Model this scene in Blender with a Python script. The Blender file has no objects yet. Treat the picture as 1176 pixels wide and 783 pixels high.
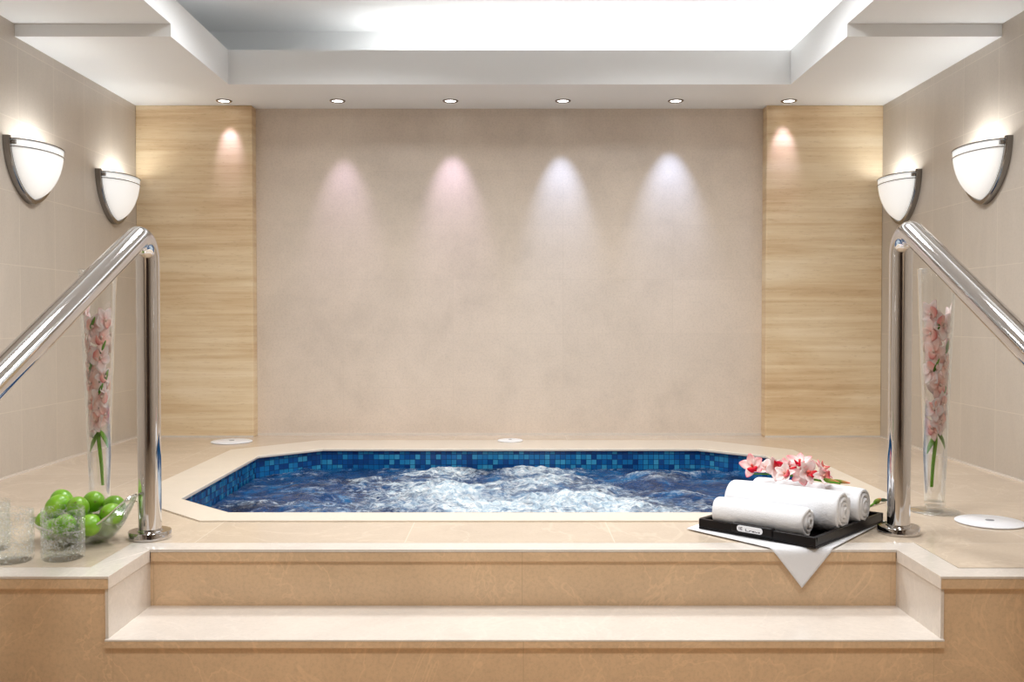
import bpy, bmesh, math, random
from mathutils import Vector, Matrix, noise, Euler
random.seed(7)
PI = math.pi
D = 0.33                       # deck level above the floor; all heights below are given from the deck
sc = bpy.context.scene
col = sc.collection
XL, XR = -2.085, 2.055         # side walls
YB = 5.23                      # front plane of the back pillars
YF = -1.9                      # wall behind the camera
ZC = 1.84                      # lower soffit

# ------------------------------------------------------------------ mesh helpers
class MB:
    def __init__(s):
        s.v = []; s.f = []; s.uv = {}; s.att = {}
    def vert(s, x, y, z):
        s.v.append((x, y, z)); return len(s.v) - 1
    def face(s, *ids, uv=None):
        s.f.append(tuple(ids))
        if uv: s.uv[len(s.f) - 1] = uv
    def quad(s, a, b, c, d, uv=None):
        s.face(*[s.vert(*p) for p in (a, b, c, d)], uv=uv)
    def box(s, x0, x1, y0, y1, z0, z1):
        i = [s.vert(x, y, z) for z in (z0, z1) for y in (y0, y1) for x in (x0, x1)]
        for q in ((0, 2, 3, 1), (4, 5, 7, 6), (0, 1, 5, 4), (2, 6, 7, 3), (0, 4, 6, 2), (1, 3, 7, 5)):
            s.face(*[i[k] for k in q])
    def prism(s, pts, z0, z1):
        n = len(pts)
        lo = [s.vert(x, y, z0) for x, y in pts]; hi = [s.vert(x, y, z1) for x, y in pts]
        s.face(*hi); s.face(*lo[::-1])
        for k in range(n):
            m = (k + 1) % n
            s.face(lo[k], lo[m], hi[m], hi[k])
    def lathe(s, prof, n=40, c=(0, 0, 0), close=False):
        rings = []
        for r, z in prof:
            if r < 1e-6: rings.append([s.vert(c[0], c[1], c[2] + z)])
            else: rings.append([s.vert(c[0] + r * math.cos(2 * PI * k / n), c[1] + r * math.sin(2 * PI * k / n), c[2] + z) for k in range(n)])
        if close: rings.append(rings[0])
        for a, b in zip(rings, rings[1:]):
            for k in range(n):
                m = (k + 1) % n
                if len(a) == 1 and len(b) == 1: continue
                if len(a) == 1: s.face(a[0], b[m], b[k])
                elif len(b) == 1: s.face(a[k], a[m], b[0])
                else: s.face(a[k], a[m], b[m], b[k])
    def tube(s, path, r, n=12, cap=True):
        P = [Vector(p) for p in path]; rs = r if isinstance(r, (list, tuple)) else [r] * len(P)
        t0 = (P[1] - P[0]).normalized()
        up = Vector((1, 0, 0)) if abs(t0.x) < .9 else Vector((0, 0, 1))
        nrm = (up - t0 * up.dot(t0)).normalized(); rings = []
        for i, p in enumerate(P):
            t = (P[min(i + 1, len(P) - 1)] - P[max(i - 1, 0)]).normalized()
            nrm = (nrm - t * nrm.dot(t)).normalized(); b = t.cross(nrm)
            rings.append([s.vert(*(p + (nrm * math.cos(2 * PI * k / n) + b * math.sin(2 * PI * k / n)) * rs[i])) for k in range(n)])
        for a, b in zip(rings, rings[1:]):
            for k in range(n): s.face(a[k], a[(k + 1) % n], b[(k + 1) % n], b[k])
        if cap: s.face(*rings[0][::-1]); s.face(*rings[-1])
    def grid(s, fn, nu, nv, att=None):
        ids = [[s.vert(*fn(i / nu, j / nv)) for j in range(nv + 1)] for i in range(nu + 1)]
        if att:
            for i in range(nu + 1):
                for j in range(nv + 1): s.att[ids[i][j]] = att(i / nu, j / nv)
        for i in range(nu):
            for j in range(nv): s.face(ids[i][j], ids[i + 1][j], ids[i + 1][j + 1], ids[i][j + 1])
        return ids
    def build(s, name, mat, parent=None, loc=None, smooth=True, bevel=0, solid=0, sub=0, seg=2, fixn=True, angle=40, offset=-1):
        me = bpy.data.meshes.new(name); me.from_pydata(s.v, [], s.f)
        if s.uv:
            l = me.uv_layers.new(name='UVMap')
            for p in me.polygons:
                if p.index in s.uv:
                    for k, li in enumerate(p.loop_indices): l.data[li].uv = s.uv[p.index][k]
        if s.att:
            a = me.attributes.new('grad', 'FLOAT', 'POINT')
            for k, val in s.att.items(): a.data[k].value = val
        me.update()
        if fixn:
            bm = bmesh.new(); bm.from_mesh(me)
            bmesh.ops.remove_doubles(bm, verts=bm.verts, dist=1e-6)
            bmesh.ops.recalc_face_normals(bm, faces=bm.faces); bm.to_mesh(me); bm.free()
        if smooth:
            for p in me.polygons: p.use_smooth = True
            try: me.set_sharp_from_angle(angle=math.radians(angle))
            except Exception: pass
        me.materials.append(mat)
        o = bpy.data.objects.new(name, me); col.objects.link(o)
        if parent: o.parent = parent
        if loc is not None: o.location = loc
        elif not parent: o.location = (0, 0, D)
        if solid:
            m = o.modifiers.new('solid', 'SOLIDIFY'); m.thickness = solid; m.offset = offset
        if bevel:
            m = o.modifiers.new('bevel', 'BEVEL'); m.width = bevel; m.segments = seg; m.limit_method = 'ANGLE'; m.angle_limit = math.radians(40)
        if sub:
            m = o.modifiers.new('sub', 'SUBSURF'); m.levels = sub; m.render_levels = sub
        return o

def tag(o, label=None, cat=None, group=None, kind=None):
    if label: o['label'] = label
    if cat: o['category'] = cat
    if group: o['group'] = group
    if kind: o['kind'] = kind
    return o
def thing(name, label, cat, loc, rot=(0, 0, 0), group=None):
    o = bpy.data.objects.new(name, None); col.objects.link(o)
    o.location = (loc[0], loc[1], loc[2] + D); o.rotation_euler = rot; o.empty_display_size = .05
    return tag(o, label, cat, group)
def copy_thing(root, loc, rot, label, group=None):
    r = root.copy(); col.objects.link(r); r.location = (loc[0], loc[1], loc[2] + D); r.rotation_euler = rot
    r['label'] = label
    if group: r['group'] = group
    for ch in list(root.children):
        c = ch.copy(); col.objects.link(c); c.parent = r
        for g in list(ch.children):
            d = g.copy(); col.objects.link(d); d.parent = c
    return r
def struct(o, label=None, cat=None): return tag(o, label, cat, None, 'structure')

# ------------------------------------------------------------------ material helpers
class NT:
    def __init__(s, name):
        s.m = bpy.data.materials.new(name); s.m.use_nodes = True; s.t = s.m.node_tree; s.t.nodes.clear()
        s.out = s.n('ShaderNodeOutputMaterial')
    def n(s, typ, **kw):
        nd = s.t.nodes.new(typ)
        for k, v in kw.items():
            if k[0] == '_': setattr(nd, k[1:], v)
            else: s.put(nd.inputs[k.replace('__', ' ')], v)
        return nd
    def put(s, sock, v):
        if hasattr(v, 'is_output') or isinstance(v, bpy.types.NodeSocket): s.t.links.new(v, sock)
        else: sock.default_value = v
    def math(s, op, a, b=0.0, c=0.0):
        nd = s.t.nodes.new('ShaderNodeMath'); nd.operation = op
        for i, v in enumerate((a, b, c)): s.put(nd.inputs[i], v)
        return nd.outputs[0]
    def mix(s, f, a, b, mode='MIX'):
        nd = s.t.nodes.new('ShaderNodeMix'); nd.data_type = 'RGBA'; nd.blend_type = mode
        s.put(nd.inputs[0], f); s.put(nd.inputs[6], a); s.put(nd.inputs[7], b); return nd.outputs[2]
    def ramp(s, f, stops, interp='LINEAR'):
        nd = s.t.nodes.new('ShaderNodeValToRGB'); s.put(nd.inputs[0], f); nd.color_ramp.interpolation = interp
        e = nd.color_ramp.elements
        while len(e) < len(stops): e.new(.5)
        for k, (p, c) in enumerate(stops): e[k].position = p; e[k].color = c
        return nd.outputs[0]
    def coord(s):
        return s.n('ShaderNodeTexCoord').outputs['Object']
    def mapped(s, scale):
        nd = s.n('ShaderNodeMapping'); s.t.links.new(s.coord(), nd.inputs[0]); nd.inputs['Scale'].default_value = scale; return nd.outputs[0]
    def noise(s, vec, scale, detail=5, rough=.55, dist=0.0):
        nd = s.n('ShaderNodeTexNoise'); s.t.links.new(vec, nd.inputs['Vector'])
        nd.inputs['Scale'].default_value = scale; nd.inputs['Detail'].default_value = detail
        nd.inputs['Roughness'].default_value = rough; nd.inputs['Distortion'].default_value = dist
        return nd.outputs['Fac']
    def bump(s, h, strength, dist=.01):
        nd = s.n('ShaderNodeBump'); nd.inputs['Strength'].default_value = strength; nd.inputs['Distance'].default_value = dist
        s.t.links.new(h, nd.inputs['Height']); return nd.outputs[0]
    def bsdf(s, **kw):
        b = s.n('ShaderNodeBsdfPrincipled')
        for k, v in kw.items(): s.put(b.inputs[k.replace('__', ' ')], v)
        s.t.links.new(b.outputs[0], s.out.inputs[0]); return b
    def shade(s, sock): s.t.links.new(sock, s.out.inputs[0])

def lin(r, g, b):
    f = lambda c: (c / 255 / 12.92) if c <= 10 else ((c / 255 + .055) / 1.055) ** 2.4
    return (f(r), f(g), f(b), 1)
def mulc(c, k): return (c[0] * k, c[1] * k, c[2] * k, 1)

def stone(name, c, dark=.82, light=1.1, rough=.25, scale=2.2, speck=.12, grid=(), grout=None, gw=.003, streak=None, tilevar=.06, vein=.0, veinc=None):
    """Marble / limestone; grid = list of (axis, pitch, offset) tile joints."""
    t = NT(name); co = t.coord()
    base = t.mapped(streak) if streak else co
    n1 = t.noise(base, scale, 6, .6, .6)
    n2 = t.noise(base, scale * 6, 5, .65, .3)
    f = t.math('ADD', t.math('MULTIPLY', n1, .72), t.math('MULTIPLY', n2, .28))
    colr = t.ramp(f, [(.3, mulc(c, dark)), (.5, c), (.7, mulc(c, light))])
    n3 = t.noise(co, 95, 3, .7)
    colr = t.mix(t.math('MULTIPLY', t.math('SUBTRACT', n3, .5), 1.0), colr, colr)
    sp = t.ramp(n3, [(.35, (1 - speck, 1 - speck, 1 - speck, 1)), (.55, (1, 1, 1, 1))])
    colr = t.mix(1.0, colr, sp, 'MULTIPLY')
    if vein:
        v = t.noise(co, scale * .9, 4, .6, 2.2)
        vm = t.ramp(t.math('ABSOLUTE', t.math('SUBTRACT', v, .5)), [(0, (1, 1, 1, 1)), (.018, (0, 0, 0, 1))])
        colr = t.mix(t.math('MULTIPLY', vm, vein), colr, veinc or mulc(c, 1.25))
    mask = None
    if grid:
        sep = t.n('ShaderNodeSeparateXYZ'); t.t.links.new(co, sep.inputs[0])
        ids = []
        for ax, pitch, off in grid:
            x = t.math('SUBTRACT', sep.outputs['XYZ'.index(ax)], off)
            d = t.math('PINGPONG', x, pitch / 2)
            m = t.math('LESS_THAN', d, gw / 2)
            mask = m if mask is None else t.math('MAXIMUM', mask, m)
            ids.append(t.math('FLOOR', t.math('DIVIDE', x, pitch)))
        idv = t.n('ShaderNodeCombineXYZ'); 
        for k, i in enumerate(ids): t.put(idv.inputs[k], i)
        wn = t.n('ShaderNodeTexWhiteNoise'); t.t.links.new(idv.outputs[0], wn.inputs[0])
        k = t.math('ADD', t.math('MULTIPLY', wn.outputs['Value'], 2 * tilevar), 1 - tilevar)
        kk = t.n('ShaderNodeCombineXYZ')
        for i in range(3): t.put(kk.inputs[i], k)
        colr = t.mix(1.0, colr, kk.outputs[0], 'MULTIPLY')
        colr = t.mix(mask, colr, grout or mulc(c, 1.2))
    b = t.bsdf(Base__Color=colr, Roughness=rough)
    if mask is not None:
        t.put(b.inputs['Normal'], t.bump(t.math('SUBTRACT', 1.0, mask), .25, .002))
    return t.m

M = {}
TILE_L = lin(191, 181, 169)
M['wall_tile'] = stone('side_wall_tile', TILE_L, .93, 1.06, .3, 1.3, .05, [('Z', .306, -.036), ('Y', .308, 4.30 - .308 * 20)], lin(202, 192, 178), .0035, (3.2, 3.2, .9), .03)
M['back_slab'] = stone('back_wall_limestone', lin(219, 205, 190), .88, 1.08, .32, 2.4, .09, [('Z', .306, -.036), ('X', .62, -.953)], lin(211, 197, 182), .002, None, .02)
def travertine():
    t = NT('vein_cut_travertine')
    wob = t.noise(t.mapped((1.4, 1.4, 2.5)), 1.0, 3)
    mp = t.n('ShaderNodeMapping'); co = t.coord(); t.t.links.new(co, mp.inputs[0]); mp.inputs['Scale'].default_value = (.7, .7, 20)
    n1 = t.noise(mp.outputs[0], 1.0, 8, .68, .5)
    n2 = t.noise(t.mapped((1.1, 1.1, 3.2)), 1.0, 4, .6, .4)
    f = t.math('ADD', t.math('MULTIPLY', n1, .6), t.math('MULTIPLY', n2, .4))
    c = t.ramp(f, [(.33, lin(196, 162, 122)), (.44, lin(216, 189, 150)), (.52, lin(226, 204, 168)), (.62, lin(236, 218, 188)), (.72, lin(222, 196, 158))])
    pores = t.noise(t.mapped((9, 9, 70)), 2.2, 3, .7)
    c = t.mix(1.0, c, t.ramp(pores, [(.30, (.86, .82, .78, 1)), (.42, (1, 1, 1, 1))]), 'MULTIPLY')
    t.bsdf(Base__Color=c, Roughness=.34); return t.m
M['travertine'] = travertine()
M['deck'] = stone('deck_marble', lin(203, 186, 166), .90, 1.08, .12, 1.8, .05, [('X', .615, -.314 - .615 * 8), ('Y', .615, 2.73 - .615 * 6)], lin(216, 202, 184), .003, None, .04, .35)
M['edge'] = stone('pale_edging_marble', lin(217, 208, 198), .90, 1.05, .16, 2.6, .05, (), None, 0, None, 0, .2)
M['coping'] = stone('coping_marble', lin(222, 211, 196), .95, 1.04, .2, 2.2, .03, (), None, 0)
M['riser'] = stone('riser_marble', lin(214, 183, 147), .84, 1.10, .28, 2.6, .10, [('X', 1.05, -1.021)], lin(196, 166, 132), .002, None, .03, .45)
M['floor'] = stone('floor_marble', lin(196, 172, 145), .9, 1.08, .2, 1.8, .05, [('X', .6, 0), ('Y', .6, 0)], lin(180, 160, 140), .003)

def plain(name, c, rough=.5, metal=0, **kw):
    t = NT(name); t.bsdf(Base__Color=c, Roughness=rough, Metallic=metal, **kw); return t.m
def paint(name, c, rough=.7):
    t = NT(name); n = t.noise(t.coord(), 40, 3)
    t.bsdf(Base__Color=t.mix(t.math('MULTIPLY', n, .06), c, mulc(c, .9)), Roughness=rough); return t.m
M['ceiling'] = paint('matt_white_ceiling_paint', lin(236, 238, 239))
M['chrome'] = plain('polished_steel', (.70, .69, .69, 1), .06, 1)
M['frame'] = plain('dark_polished_nickel', (.30, .285, .27, 1), .16, 1)
M['white_plastic'] = plain('white_plastic', lin(235, 236, 240), .35)
M['hole'] = plain('grey_plastic_plug', lin(150, 150, 155), .5)
M['reflection_dark'] = plain('dark_reflection_panel', lin(60, 40, 30), .3)  # for the added dark panel behind the camera

def tile_mosaic():
    t = NT('blue_glass_mosaic'); uv = t.n('ShaderNodeTexCoord').outputs['UV']
    sep = t.n('ShaderNodeSeparateXYZ'); t.t.links.new(uv, sep.inputs[0])
    P_ = .0262; cx = t.n('ShaderNodeCombineXYZ'); mask = None
    for k in range(2):
        x = sep.outputs[k]
        t.put(cx.inputs[k], t.math('FLOOR', t.math('DIVIDE', x, P_)))
        m = t.math('LESS_THAN', t.math('PINGPONG', x, P_ / 2), .0012)
        mask = m if mask is None else t.math('MAXIMUM', mask, m)
    wn = t.n('ShaderNodeTexWhiteNoise'); t.t.links.new(cx.outputs[0], wn.inputs[0])
    c = t.ramp(wn.outputs['Value'], [(0, lin(14, 58, 118)), (.35, lin(16, 82, 148)), (.62, lin(20, 108, 170)), (.85, lin(40, 136, 184)), (.97, lin(62, 156, 196))])
    n = t.noise(t.coord(), 160, 3)
    c = t.mix(t.math('MULTIPLY', n, .25), c, lin(10, 40, 90))
    c = t.mix(mask, c, lin(20, 52, 92))
    b = t.bsdf(Base__Color=c, Roughness=.14)
    t.put(b.inputs['Normal'], t.bump(t.math('SUBTRACT', 1.0, mask), .3, .002)); return t.m
M['mosaic'] = tile_mosaic()

def water_mat():
    t = NT('churning_pool_water')
    a = t.n('ShaderNodeAttribute', _attribute_name='grad').outputs['Fac']
    mp = t.mapped((1, 1.15, 1))
    fine = t.noise(mp, 15, 9, .74, 1.8)
    f = t.math('ADD', a, t.math('MULTIPLY', t.math('SUBTRACT', fine, .5), 1.25))
    rn = t.noise(mp, 9, 7, .62, 1.2)
    rg = t.ramp(t.math('ABSOLUTE', t.math('SUBTRACT', rn, .5)), [(0, (1, 1, 1, 1)), (.075, (0, 0, 0, 1))])
    f = t.math('ADD', f, t.math('MULTIPLY', rg, t.math('MULTIPLY', t.noise(mp, 2.6, 3, .5), .62)))
    foam = t.ramp(f, [(.30, (0, 0, 0, 1)), (.56, (.30, .30, .30, 1)), (1.0, (1, 1, 1, 1))])
    big = t.noise(mp, 4.5, 4, .6, 1.0)
    deep = t.ramp(big, [(.3, lin(2, 28, 60)), (.52, lin(4, 58, 108)), (.72, lin(18, 100, 152))])
    froth = t.ramp(t.noise(mp, 34, 6, .7, .8), [(.30, lin(116, 150, 178)), (.48, lin(190, 206, 216)), (.63, lin(244, 245, 244))])
    c = t.mix(foam, deep, froth)
    b = t.bsdf(Base__Color=c, Roughness=t.math('ADD', .05, t.math('MULTIPLY', foam, .5)), IOR=1.33, Specular__IOR__Level=.34)
    h = t.math('ADD', t.noise(mp, 26, 6, .6, 1.0), t.math('MULTIPLY', fine, .5))
    t.put(b.inputs['Normal'], t.bump(h, .8, .025)); return t.m
M['water'] = water_mat()

def clear_glass(name, tint=(1, 1, 1, 1), blend=.35, bumpy=False, edge=1.0, base=.04):
    t = NT(name)
    tr = t.n('ShaderNodeBsdfTransparent'); tr.inputs[0].default_value = tint
    gl = t.n('ShaderNodeBsdfGlossy'); gl.inputs['Roughness'].default_value = .04; gl.inputs[0].default_value = (.95, .97, .97, 1)
    lw = t.n('ShaderNodeLayerWeight'); lw.inputs['Blend'].default_value = blend
    f = t.math('ADD', t.math('MULTIPLY', t.math('POWER', lw.outputs['Facing'], 1.8), edge), base)
    mx = t.n('ShaderNodeMixShader')
    if bumpy:
        vo = t.n('ShaderNodeTexVoronoi', _feature='DISTANCE_TO_EDGE'); t.t.links.new(t.coord(), vo.inputs['Vector']); vo.inputs['Scale'].default_value = 130
        nz = t.noise(t.coord(), 210, 4, .7, .6)
        cr = t.ramp(vo.outputs['Distance'], [(0, (1, 1, 1, 1)), (.13, (0, 0, 0, 1))])
        h = t.math('ADD', t.math('MULTIPLY', nz, .7), t.math('MULTIPLY', cr, -.6))
        bp = t.bump(h, .9, .006)
        t.put(gl.inputs['Normal'], bp); gl.inputs['Roughness'].default_value = .12
        sp = t.ramp(t.noise(t.coord(), 75, 4, .7, .6), [(.47, (0, 0, 0, 1)), (.58, (1, 1, 1, 1))])
    f = t.math('MINIMUM', f, .95)
    t.put(mx.inputs[0], f); t.t.links.new(tr.outputs[0], mx.inputs[1]); t.t.links.new(gl.outputs[0], mx.inputs[2])
    if bumpy:
        df = t.n('ShaderNodeBsdfDiffuse'); df.inputs[0].default_value = (.92, .94, .94, 1)
        tl = t.n('ShaderNodeBsdfTranslucent'); tl.inputs[0].default_value = (.92, .94, .94, 1)
        ds = t.n('ShaderNodeMixShader'); ds.inputs[0].default_value = .5
        t.t.links.new(df.outputs[0], ds.inputs[1]); t.t.links.new(tl.outputs[0], ds.inputs[2])
        m2 = t.n('ShaderNodeMixShader'); t.put(m2.inputs[0], t.math('MULTIPLY', t.math('MULTIPLY', cr, sp), .55))
        t.t.links.new(mx.outputs[0], m2.inputs[1]); t.t.links.new(ds.outputs[0], m2.inputs[2]); t.shade(m2.outputs[0])
    else: t.shade(mx.outputs[0])
    return t.m
M['vase_glass'] = clear_glass('clear_vase_glass', (.995, .998, .998, 1), .5, edge=1.2, base=.03)
M['bowl_glass'] = clear_glass('clear_bowl_glass', (.96, .985, .975, 1), .5, edge=.9, base=.05)
M['bowl_rim'] = clear_glass('bowl_glass_rim', (.95, .98, .97, 1), .5, edge=.6, base=.55)
M['crackle_glass'] = clear_glass('crackle_tumbler_glass', (.985, .995, .99, 1), .5, True, .45, .0)
M['vase_water'] = clear_glass('still_vase_water', (.995, .998, .998, 1), .2, edge=.1, base=.0)

def lime_mat():
    t = NT('lime_peel'); co = t.coord(); n = t.noise(co, 18, 4); 
    r = t.n('ShaderNodeObjectInfo').outputs['Random']
    c = t.ramp(n, [(.3, lin(104, 164, 28)), (.55, lin(140, 194, 46)), (.75, lin(174, 214, 80))])
    c = t.mix(t.math('MULTIPLY', r, .35), c, lin(84, 144, 28))
    b = t.bsdf(Base__Color=c, Roughness=.28)
    t.put(b.inputs['Normal'], t.bump(t.noise(co, 320, 2), .12, .002)); return t.m
M['lime'] = lime_mat()
M['lime_tip'] = plain('lime_stem_scar', lin(120, 140, 50), .6)

def petal_mat(name, stops, thin=.18):
    t = NT(name); a = t.n('ShaderNodeAttribute', _attribute_name='grad').outputs['Fac']
    n = t.noise(t.coord(), 55, 4, .6, .5)
    f = t.math('ADD', a, t.math('MULTIPLY', t.math('SUBTRACT', n, .5), .45))
    c = t.ramp(f, stops)
    df = t.n('ShaderNodeBsdfDiffuse'); tl = t.n('ShaderNodeBsdfTranslucent'); mx = t.n('ShaderNodeMixShader'); mx.inputs[0].default_value = thin
    t.put(df.inputs[0], c); t.put(tl.inputs[0], c); t.t.links.new(df.outputs[0], mx.inputs[1]); t.t.links.new(tl.outputs[0], mx.inputs[2])
    t.shade(mx.outputs[0]); return t.m
M['petal_pale'] = petal_mat('pale_pink_petals', [(0, lin(252, 200, 192)), (.35, lin(255, 232, 228)), (.7, lin(255, 244, 242)), (1, lin(252, 206, 204))])
M['petal_coral'] = petal_mat('coral_pink_petals', [(0, lin(253, 186, 168)), (.4, lin(255, 222, 212)), (.75, lin(255, 230, 224)), (1, lin(252, 206, 198))])
M['petal_rose'] = petal_mat('rose_edged_petals', [(0, lin(253, 220, 215)), (.4, lin(254, 232, 228)), (.75, lin(250, 188, 190)), (1, lin(232, 92, 112))])
M['lip_red'] = petal_mat('crimson_lip', [(0, lin(240, 120, 110)), (.5, lin(215, 40, 60)), (1, lin(190, 20, 50))])
M['lip_pink'] = petal_mat('deep_pink_lip', [(0, lin(245, 190, 170)), (.5, lin(236, 120, 120)), (1, lin(200, 60, 90))])
M['lip_soft'] = petal_mat('soft_coral_lip', [(0, lin(254, 226, 214)), (.5, lin(252, 196, 182)), (1, lin(244, 150, 148))])
M['stem'] = petal_mat('orchid_stem_green', [(0, lin(72, 120, 40)), (1, lin(120, 168, 62))], .1)
M['bud'] = petal_mat('orchid_bud', [(0, lin(70, 105, 40)), (.45, lin(130, 140, 70)), (1, lin(236, 130, 110))], .1)
M['bud_dark'] = plain('dark_green_bud', lin(40, 70, 40), .5)

def terry(name, c):
    t = NT(name); co = t.coord(); n = t.noise(co, 420, 3, .7); w = t.noise(co, 60, 3, .6)
    t_c = t.mix(t.math('MULTIPLY', n, .25), c, mulc(c, .86))
    b = t.bsdf(Base__Color=t_c, Roughness=.95)
    try: b.inputs['Sheen Weight'].default_value = .25
    except Exception: pass
    t.put(b.inputs['Normal'], t.bump(t.math('ADD', n, t.math('MULTIPLY', w, 1.2)), .5, .004)); return t.m
M['towel'] = terry('white_terry', lin(238, 239, 242))
M['linen'] = terry('white_linen', lin(236, 237, 240))
M['tray'] = plain('black_lacquer', (.005, .0035, .004, 1), .3, Specular__IOR__Level=.2)
M['ink'] = plain('dark_print', lin(60, 60, 70), .6)

def glow(name, c, e, rough=.4):
    t = NT(name); t.bsdf(Base__Color=c, Roughness=rough, Emission__Color=c, Emission__Strength=e); return t.m
M['shade'] = glow('lit_frosted_glass', lin(246, 247, 246), .34, .25)
M['lens'] = glow('lit_downlight_lens', (1, .97, .95, 1), 6.0)

# ------------------------------------------------------------------ room shell
XP0, XP1 = -1.44, 1.41        # pillar inner edges
b = MB(); b.box(XL - .12, XL, YF, 5.5, -D, 2.3); struct(b.build('wall_left', M['wall_tile'], smooth=False))
b = MB(); b.box(XR, XR + .12, YF, 5.5, -D, 2.3); struct(b.build('wall_right', M['wall_tile'], smooth=False))
b = MB(); b.box(XL, XR, YB + .085, 5.5, -D, 2.3); struct(b.build('wall_back', M['back_slab'], smooth=False))
b = MB(); b.box(XL, XP0, YB, YB + .085, 0, ZC); struct(b.build('trim_1', M['travertine'], bevel=.004, smooth=False), 'travertine pillar left of the limestone panel', 'pillar')
b = MB(); b.box(XP1, XR, YB, YB + .085, 0, ZC); struct(b.build('trim_2', M['travertine'], bevel=.004, smooth=False), 'travertine pillar right of the limestone panel', 'pillar')
b = MB(); b.box(XL - .12, XR + .12, YF - .12, YF, -D, 2.3); struct(b.build('wall_front', M['wall_tile'], smooth=False))
b = MB(); b.box(-1.5, 1.5, YF, YF + .04, -D, 1.8); struct(b.build('reflection_panel_1', M['reflection_dark'], bevel=.01, smooth=False))  # added dark panel behind the camera, giving the steel dark bands to reflect
b = MB(); b.box(XL - .12, XR + .12, YF - .12, 5.5, -D - .1, -D); struct(b.build('floor', M['floor'], smooth=False))
# pale caulk line where the walls meet the deck
b = MB()
b.box(XP0, XP1, YB + .078, YB + .085, 0, .012); b.box(XL, XP0, YB - .006, YB, 0, .009); b.box(XP1, XR, YB - .006, YB, 0, .009)
b.box(XL, XL + .005, 2.4, YB, 0, .008); b.box(XR - .005, XR, 2.4, YB, 0, .008)
struct(b.build('trim_3', M['edge'], smooth=False))

# ceiling: lower soffit by the back wall, higher soffits beside the open tray, tray lip, cove
TX0, TX1, TY1 = -1.43, 1.405, 4.77
SY = 3.97; ZH = 1.893; ZLIP = 2.012; ZT = 2.205
b = MB()
b.box(XL, XR, TY1, 5.4, ZC, 1.90)
for x0, x1 in ((XL, TX0), (TX1, XR)):
    b.box(x0, x1, SY, TY1, ZC, 1.90)
    b.box(x0, x1, YF, SY, ZH, 1.93)
b.box(TX0, TX1, TY1, TY1 + .03, 1.90, ZLIP)
b.box(TX0 - .03, TX0, SY, TY1 + .03, 1.90, ZLIP); b.box(TX1, TX1 + .03, SY, TY1 + .03, 1.90, ZLIP)
b.box(TX0 - .03, TX0, YF, SY, 1.93, ZLIP); b.box(TX1, TX1 + .03, YF, SY, 1.93, ZLIP)
b.box(XL, XR, YF, 5.4, ZT, ZT + .05)
b.box(XL, XR, 5.10, 5.14, 1.90, ZT); b.box(TX0 - .33, TX0 - .29, YF, 5.1, 1.90, ZT); b.box(TX1 + .29, TX1 + .33, YF, 5.1, 1.90, ZT)
struct(b.build('ceiling', M['ceiling'], smooth=False, fixn=False))

# ------------------------------------------------------------------ deck, steps
RX0, RX1 = -1.026, 1.09        # the stair recess
DY, BY = 2.652, 2.376          # deck edge over the step, front edge of the side blocks
NOS, NT_ = .012, .034          # nosing overhang and thickness
OUT = [(-1.007, 3.02), (1.007, 3.02), (1.41, 3.42), (1.41, 4.70), (1.04, 5.07), (-1.04, 5.07), (-1.41, 4.70), (-1.41, 3.42)]
INN = [(-.955, 3.155), (.945, 3.155), (1.21, 3.405), (1.21, 4.485), (.94, 4.73), (-.955, 4.73), (-1.212, 4.485), (-1.203, 3.405)]
EW = .085                      # width of the pale edging
x0, x1, y0, y1 = XL, XR, DY + EW, YB + .085
RECT = [(-1.007, y0), (1.007, y0), (x1, y0), (x1, y1), (1.04, y1), (-1.04, y1), (x0, y1), (x0, y0)]
# rectangle ring around the octagon
b = MB()
rect = [(-1.007, y0), (1.007, y0), (x1, 3.42), (x1, 4.70), (1.04, y1), (-1.04, y1), (x0, 4.70), (x0, 3.42)]
corner = {1: (x1, y0), 3: (x1, y1), 5: (x0, y1), 7: (x0, y0)}
for zt in (0,):
    for k in range(8):
        m = (k + 1) % 8
        pts = [OUT[k], rect[k]] + ([corner[k]] if k in corner else []) + [rect[m], OUT[m]]
        b.prism(pts, -.03, zt)
b.box(XL, RX0 - EW, BY + EW, y0, -.03, 0); b.box(RX1 + EW, XR, BY + EW, y0, -.03, 0)
struct(b.build('pool_deck', M['deck'], smooth=False), 'raised beige marble deck around the tub', 'deck')
# pale edging strips with nosing
b = MB()
nb = MB(); nb.box(RX0, RX1, DY + .001, DY + .05, -NT_, -.007)  # front runs toned tan for their dimmer light; side runs stay pale
b.prism([(RX0 - EW, DY + EW), (RX0, DY), (RX1, DY), (RX1 + EW, DY + EW)], -.007, 0)
for s, rx, xw in ((-1, RX0, XL), (1, RX1, XR)):
    b.prism([(rx, DY), (rx + s * EW, DY + EW), (rx + s * EW, BY + EW), (rx, BY)][::s], -NT_, 0)
    b.prism([(rx, BY), (rx + s * EW, BY + EW), (xw, BY + EW), (xw, BY)][::s], -.007, 0)
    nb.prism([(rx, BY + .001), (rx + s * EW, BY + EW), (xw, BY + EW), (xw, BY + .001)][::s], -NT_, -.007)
struct(b.build('trim_4', M['edge'], bevel=.0012, seg=2, smooth=False), 'pale marble edging along the deck front', 'edging')
struct(nb.build('trim_7', M['riser'], bevel=.003, smooth=False), 'front nosing under the deck edging, marble toned tan as in shade', 'edging')
b = MB()
b.box(RX0 - .012, RX1 + .012, DY + NOS, DY + NOS + .03, -D, -NT_)
sb = MB()
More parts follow.
